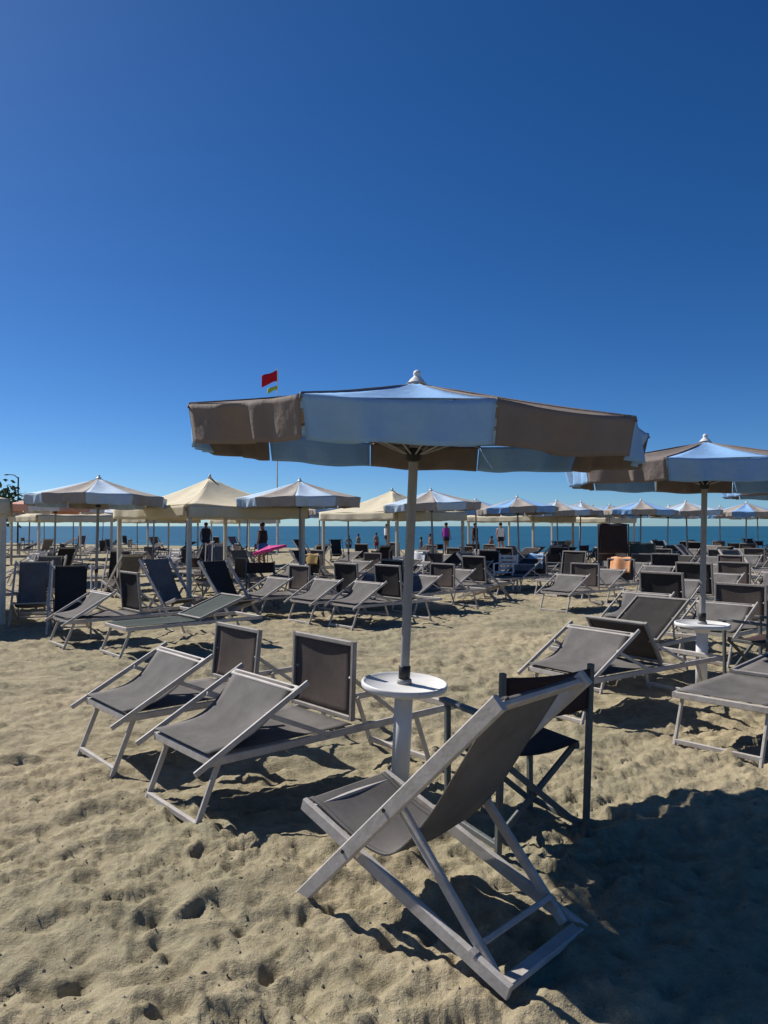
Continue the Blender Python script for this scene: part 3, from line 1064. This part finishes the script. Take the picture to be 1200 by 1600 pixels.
kinds = ['dark', 'up', 'D', 'A', 'up', 'Dc', 'low', 'D']
for px, d, where in spots:
    p = gnd(px, d)
    for k in range(3 if d < 30 else 2):
        off = [(-0.75, -1.2), (0.8, -0.6), (0.2, 1.3)][k]
        x, y = p.x + off[0] + fr_.uniform(-.25, .25), p.y + off[1] + fr_.uniform(-.25, .25)
        kd = fr_.choice(kinds)
        if (y < 13.2 and -3 < x < 4) or min(math.hypot(x - a, y - b) for a, b in taken) < 1.0 or abs(x / y) > 0.56:
            continue
        taken.append((x, y))
        rel = ['before', 'beside', 'behind'][k]
        if kd == 'A':
            o = armchair(x, y, (fr_.uniform(-.8, .8), fr_.choice([-.8, .8])), 'small dark folding armchair %s %s' % (rel, where))
            o['group'] = 'armchairs of the far rows'
        elif kd in ('D', 'Dc'):
            o = deckchair(x, y, fr_.choice([(0.75, -0.66), (-0.72, 0.69), (0.2, -1)]), 'small %s deckchair %s %s' % ('taupe' if kd == 'D' else 'charcoal', rel, where),
                          kind='taupe' if kd == 'D' else 'charcoal')
            o['group'] = 'deckchairs of the far rows'
        else:
            o = lounger(x, y, 'small lounger with %s back %s %s' % ({'dark': 'dark', 'up': 'upright', 'low': 'half raised'}[kd], rel, where), ang=AX + fr_.uniform(-.15, .15), kind=kd)
            o['group'] = 'loungers of the far rows'

# ------------------------------------------------------------------ flag pole
def flag(root, name, z0, z1, w, m, ph):
    def fn(u, v):
        return (-u * w, 0.09 * w * math.sin(5 * u + ph) * (0.3 + u), z0 + (z1 - z0) * v - 0.42 * w * u * (0.6 + 0.4 * u) + 0.04 * w * math.sin(6 * u + 2 * v))
    MB().sheet(fn, 14, 6, 0.006).build(name, m, root)


fp = gnd(433, 40)
fpr = empty('flag_pole', (fp.x, fp.y, 0))
tag(fpr, 'thin tall flag pole with a red flag rising behind the foreground canopy', 'flag pole')
MB().tube([(0, 0, -0.3), (0, 0, 10.1)], [0.05, 0.025], 8).build('pole', M['white'], fpr)
flag(fpr, 'red_flag', 9.42, 10.02, 0.85, M['red'], 0.4)
flag(fpr, 'lime_flag', 8.95, 9.2, 0.55, M['lime'], 1.6)

# ------------------------------------------------------------------ people
def person(x, y, ang, label, top, skin='skin1', bottom='cl_black', pose='stand', z=None):
    k = 1.0
    P_ = {'pel': (0, 0, 0.93), 'bel': (0, 0.0, 1.1), 'che': (0, 0.0, 1.32), 'nec': (0, 0, 1.47), 'hd': (0.015, 0, 1.58), 'crown': (0.01, 0, 1.70)}
    if pose == 'walk':
        st = 0.22
    else:
        st = 0.04
    for s, n in ((1, 'L'), (-1, 'R')):
        P_['hip' + n] = (0, s * 0.09, 0.88)
        P_['kne' + n] = (0.05 + s * st * 0.6, s * 0.1, 0.49)
        P_['ank' + n] = (s * st, s * 0.11, 0.08)
        P_['toe' + n] = (s * st + 0.15, s * 0.13, 0.03)
        P_['sho' + n] = (0, s * 0.18, 1.40)
        P_['elb' + n] = (-0.03 - s * st * 0.3, s * 0.25, 1.13)
        P_['wri' + n] = (0.08 - s * st * 0.4, s * 0.24, 0.89)
        P_['han' + n] = (0.11 - s * st * 0.4, s * 0.23, 0.79)
    names = list(P_)
    ix = {n: i for i, n in enumerate(names)}
    ed = [('pel', 'bel'), ('bel', 'che'), ('che', 'nec'), ('nec', 'hd'), ('hd', 'crown')]
    for n in 'LR':
        ed += [('pel', 'hip' + n), ('hip' + n, 'kne' + n), ('kne' + n, 'ank' + n), ('ank' + n, 'toe' + n), ('che', 'sho' + n), ('sho' + n, 'elb' + n), ('elb' + n, 'wri' + n), ('wri' + n, 'han' + n)]
    rad = {'pel': .125, 'bel': .115, 'che': .13, 'nec': .055, 'hd': .085, 'crown': .07, 'hip': .085, 'kne': .058, 'ank': .04, 'toe': .03, 'sho': .058, 'elb': .042, 'wri': .03, 'han': .035}
    me = D.meshes.new('person_body')
    me.from_pydata([P_[n] for n in names], [(ix[a], ix[b]) for a, b in ed], [])
    body = link('body', me)
    root = empty('person', (x, y, (max(ground_z(x, y), -0.5) if z is None else z)), ang)
    body.parent = root
    tag(root, label, 'person', 'people on the far beach')
    md = body.modifiers.new('skin', 'SKIN')
    for i, n in enumerate(names):
        r = rad[n[:3] if n[:3] in rad else n]
        me.skin_vertices[0].data[i].radius = (r, r)
    me.skin_vertices[0].data[ix['pel']].use_root = True
    sb = body.modifiers.new('sub', 'SUBSURF')
    sb.levels = sb.render_levels = 1
    me.materials.append(M[skin])

    def ring(z0, z1, rx0, ry0, rx1, ry1, name, m):
        def fn(u, v):
            a = 2 * PI * u
            return (math.cos(a) * (rx0 + (rx1 - rx0) * v), math.sin(a) * (ry0 + (ry1 - ry0) * v), z0 + (z1 - z0) * v)
        MB().grid(fn, 16, 4).build(name, m, root)
    ring(0.74, 1.0, 0.16, 0.215, 0.15, 0.18, 'shorts', M[bottom])
    if top:
        ring(0.97, 1.43, 0.155, 0.19, 0.14, 0.215, 'shirt', M[top])
    MB().lathe([(0.0, 1.745), (0.05, 1.735), (0.088, 1.70), (0.098, 1.65), (0.09, 1.60)], 14).build('hair', M['hair'], root)
    return root


pp = [(697, 40.5, 'cl_purple', 'skin2', 'cl_black', 'stand', 'person in a purple shirt standing at the water, right of the foreground pole'),
      (545, 52, None, 'skin2', 'cl_black', 'stand', 'bather in dark swimwear left of the second gazebo, leftmost at the water'),
      (560, 50, None, 'skin1', 'cl_blue', 'walk', 'bather in blue swimwear walking at the water under the second gazebo'),
      (588, 49, None, 'skin1', 'cl_red', 'stand', 'bather in red swimwear at the water under the second gazebo'),
      (604, 50, 'cl_white', 'skin2', 'cl_black', 'stand', 'person in a white shirt just left of the second gazebo post'),
      (658, 47, None, 'skin2', 'cl_black', 'walk', 'bather in dark swimwear just right of the foreground pole'),
      (672, 46, None, 'skin2', 'cl_blue', 'stand', 'bather in blue swimwear beside the purple shirt'),
      (768, 41, None, 'skin2', 'cl_red', 'stand', 'bather in red swimwear left of the third gazebo post'),
      (782, 40, 'cl_white', 'skin1', 'cl_black', 'stand', 'person in a white shirt left of the third gazebo post'),
      (742, 42, 'cl_black', 'skin2', 'cl_black', 'walk', 'person in black walking right of the purple shirt'),
      (322, 36, 'cl_black', 'skin2', 'cl_black', 'stand', 'person in black seen under the left gazebo'),
      (410, 27, 'cl_black', 'skin2', 'cl_blue', 'stand', 'person in black beneath the magenta parasol')]
for px, d, top, sk, bt, po, lab in pp:
    p = gnd(px, d)
    wade = {545: -0.95, 560: -0.8, 588: -0.7, 658: -1.0, 672: -0.75, 768: -0.85}.get(px)
    if wade is not None:
        p = gnd(px, d + 9)
    person(p.x, p.y, random.uniform(0, 6.28), lab, top, sk, bt, po, wade)

# ------------------------------------------------------------------ small things
p = gnd(432, 23)
ur = umbrella(p.x, p.y, 0.3, 'small magenta parasol tilted over people behind the left gazebo', (0, -14), ('can_coral', 'can_coral'), 'small parasols', s=0.42)
pm = panel_mesh(3, M['pink'])
vm = valance_mesh(3, M['pink'], 0)
for ch in ur.children:
    if ch.name.startswith('canopy_panel'):
        ch.data = pm
        for c2 in ch.children:
            c2.data = vm


def towel(x, y, z, ang, w, h, m, name, label, cat):
    def fn(u, v):
        t = (v - 0.5) * 2
        z_ = -abs(t) ** 1.2 * h
        return (t * 0.06 + 0.02 * math.sin(8 * u), (u - 0.5) * w, z_ + 0.01 * math.sin(11 * u) + 0.02)
    o = MB().sheet(fn, 14, 16, 0.012).build(name, m)
    o.location = (x, y, z)
    o.rotation_euler = (0, 0, ang)
    tag(o, label, cat)
    return o


def towel_on(lg, w, h, m, label):
    """drape a towel over the top bar of an upright lounger back"""
    a = lg.rotation_euler[2]
    x, y = lg.location.x + math.cos(a) * 0.985, lg.location.y + math.sin(a) * 0.985
    return towel(x, y, lg.location.z + 0.855, a, w, h, m, 'beach_towel', label, 'towel')


p = gnd(30, 13.2)
lg = lounger(p.x - 0.6, p.y - 0.5, 'lounger with a yellow towel over its back at the left edge', kind='up')
towel_on(lg, 0.5, 0.35, M['yellow'], 'bright yellow towel over a lounger back by the left edge')
p = gnd(988, 15.2)
lg = lounger(p.x - 0.7, p.y - 0.6, 'lounger with an orange towel over its back left of the second pole', kind='up')
towel_on(lg, 0.48, 0.32, M['orange'], 'orange towel over a lounger back left of the second pole')
p = gnd(497, 17.6)
lg = lounger(p.x - 0.7, p.y - 0.6, 'lounger with a tan towel over its back behind the left gazebo', kind='up')
towel_on(lg, 0.52, 0.26, M['tan'], 'tan towel over a lounger back behind the left gazebo')
p = gnd(665, 19.0)
lg = lounger(p.x - 0.7, p.y - 0.6, 'lounger with a white towel over its back right of the foreground pole', kind='up')
towel_on(lg, 0.5, 0.3, M['can_white'], 'white towel over a lounger back right of the foreground pole')
p = gnd(850, 18.0)
lg = lounger(p.x - 0.7, p.y - 0.6, 'lounger with a pale blue towel over its back before the third gazebo', kind='up')
towel_on(lg, 0.5, 0.36, M['can_blue'], 'pale blue towel over a lounger back before the third gazebo')

# a rack from which two dark cloths hang, in front of the far umbrellas
p = gnd(967, 19.0)
rk = empty('clothes_rack', (p.x, p.y, 0), 0.08)
tag(rk, 'plain rack with two dark cloths left of the second umbrella pole', 'rack')
for x in (-0.55, 0.25, 0.95):
    MB().tube([(x, 0, -0.1), (x, 0, 1.60 if x < 0.5 else 1.10)], 0.02, 8).build('post', M['darkwood'], rk)
MB().tube([(-0.57, 0, 1.58), (0.27, 0, 1.58)], 0.02, 8).build('bar', M['darkwood'], rk)
MB().tube([(0.27, 0, 1.08), (0.97, 0, 1.08)], 0.02, 8).build('bar', M['darkwood'], rk)
towel(p.x - 0.16, p.y - 0.02, 1.59, R(-85), 0.72, 0.75, M['brownfab'], 'hanging_cloth', 'large dark brown cloth hanging from the rack left of the second pole', 'cloth')
towel(p.x + 0.60, p.y + 0.04, 1.09, R(-85), 0.62, 0.42, M['green'], 'hanging_cloth', 'dark green cloth on the rack, right of the large brown one', 'cloth')


def make_white_chair():
    root = empty('plastic_chair')
    w = 0.24
    for sx in (1, -1):
        for sy in (1, -1):
            MB().beam(V(0.22 * sx, w * sy, -0.02), V(0.2 * sx, (w - 0.02) * sy, 0.43), 0.04, 0.04).build('leg', M['white'], root)
        MB().beam(V(-0.22, sx * w, 0.64), V(0.2, sx * w, 0.64), 0.05, 0.025).build('armrest', M['white'], root)
        MB().beam(V(0.2, sx * w, 0.43), V(0.2, sx * w, 0.63), 0.035, 0.035).build('arm_post', M['white'], root)
        MB().beam(V(-0.2, sx * (w - 0.02), 0.43), V(-0.30, sx * (w - 0.02), 0.86), 0.035, 0.04).build('back_post', M['white'], root)
    MB().sheet(lambda u, v: (-0.21 + 0.44 * v, (u - 0.5) * 0.46, 0.44 - 0.015 * math.sin(PI * u)), 6, 4, 0.02).build('seat', M['white'], root)
    for k in range(4):
        z = 0.52 + k * 0.095
        MB().beam(V(-0.215 - (z - 0.43) * 0.23, -w + 0.04, z), V(-0.215 - (z - 0.43) * 0.23, w - 0.04, z), 0.018, 0.055).build('slat', M['white'], root)
    return root


wc = make_white_chair()
for i, (px, d, a, lab) in enumerate([(1030, 18.5, -1.3, 'white plastic armchair just left of the second umbrella pole'),
                                     (640, 17.0, -0.8, 'white plastic armchair right behind the foreground pole'),
                                     (790, 18.0, -2.0, 'white plastic armchair before the third gazebo posts'),
                                     (60, 21.0, -1.0, 'white plastic armchair below the coral umbrella'),
                                     (262, 22.5, -2.2, 'white plastic armchair seen through the left gazebo')]):
    o = wc if i == 0 else copy_tree(wc)
    p = gnd(px, d)
    o.location = (p.x, p.y, 0)
    o.rotation_euler = (0, 0, a)
    tag(o, lab, 'chair', 'white plastic armchairs')

# ------------------------------------------------------------------ far left: trees, pavilion, screen
def tree_mesh(seed, h, r):
    rr = np.random.default_rng(seed)
    mbx = MB()
    for k in range(900):
        cl = rr.integers(0, 9)
        ca = cl * 0.7 + seed
        cc = np.array([math.cos(ca) * r * 0.55, math.sin(ca) * r * 0.55, h * (0.55 + 0.3 * ((cl * 37 % 10) / 10))])
        q = cc + rr.normal(size=3) * r * 0.3
        a, b = rr.normal(size=3), rr.normal(size=3)
        a, b = a / np.linalg.norm(a) * 0.22, b / np.linalg.norm(b) * 0.14
        mbx.add([q - a, q + b, q + a, q - b], [(0, 1, 2, 3)])
    return mbx.mesh('crown', M['leaf'])


tms = [tree_mesh(s, 4.6, 1.9) for s in (1, 2, 3)]
trunk_me = MB().tube([(0, 0, -0.3), (0.08, 0.05, 1.2), (0, 0.1, 2.8)], [0.2, 0.15, 0.08], 8).mesh('trunk', M['bark'])
tree_spots = [(-8, 62, 1.1)]
for i, (px, d, s) in enumerate(tree_spots):
    p = gnd(px, d)
    t = empty('tree', (p.x, p.y, -0.2), i * 1.3)
    t.scale = (s, s, s)
    link('trunk', trunk_me, t)
    link('crown', tms[i % 3], t)
    tag(t, 'dark tree at the left edge of the picture', 'tree')

p = gnd(28, 55)
lp = empty('lamp_post', (p.x, p.y, -0.2))
tag(lp, 'thin dark lamp post at the far left behind the gazebo corner', 'lamp post')
MB().tube([(0, 0, 0), (0, 0, 5.4)], [0.07, 0.05], 8).build('post', M['black'], lp)
MB().tube([(0, 0, 5.3), (-0.3, 0, 5.55), (-0.9, 0, 5.6)], 0.035, 6).build('arm', M['black'], lp)
MB().lathe([(0, 0.02), (0.14, 0.0), (0.16, -0.06), (0, -0.08)], 12).build('lamp_head', M['black'], lp).location = (-0.9, 0, 5.6)


# ------------------------------------------------------------------ bits of shell and twig lying on the sand
dr = np.random.default_rng(21)
mb = MB()
for k in range(1500):
    r_ = 1.6 * (9.0 / 1.6) ** dr.random()
    t_ = (dr.random() * 2 - 1) * R(36)
    x, y = r_ * math.sin(t_), r_ * math.cos(t_)
    z = ground_z(x, y)
    a = dr.random() * 6.28
    L_, w_ = 0.004 + 0.010 * dr.random() ** 2, 0.003 + 0.004 * dr.random()
    if dr.random() < 0.15:
        L_, w_ = 0.02 + 0.03 * dr.random(), 0.0018
    c, s_ = math.cos(a), math.sin(a)
    pts = [(L_, 0), (0, w_), (-L_, 0), (0, -w_)]
    ring = [(x + c * u - s_ * v, y + s_ * u + c * v, z + 0.001) for u, v in pts]
    mb.add(ring + [(x, y, z + w_ * 1.3)], [(0, 1, 4), (1, 2, 4), (2, 3, 4), (3, 0, 4)])
M['debris'] = mat('shell_and_twig', (0.42, 0.38, 0.30), 0.8, c2=(0.06, 0.045, 0.03), scale=9)
o = mb.build('sand_debris', M['debris'])
o['kind'] = 'stuff'
o['label'] = 'small bits of shell and twig scattered on the sand'
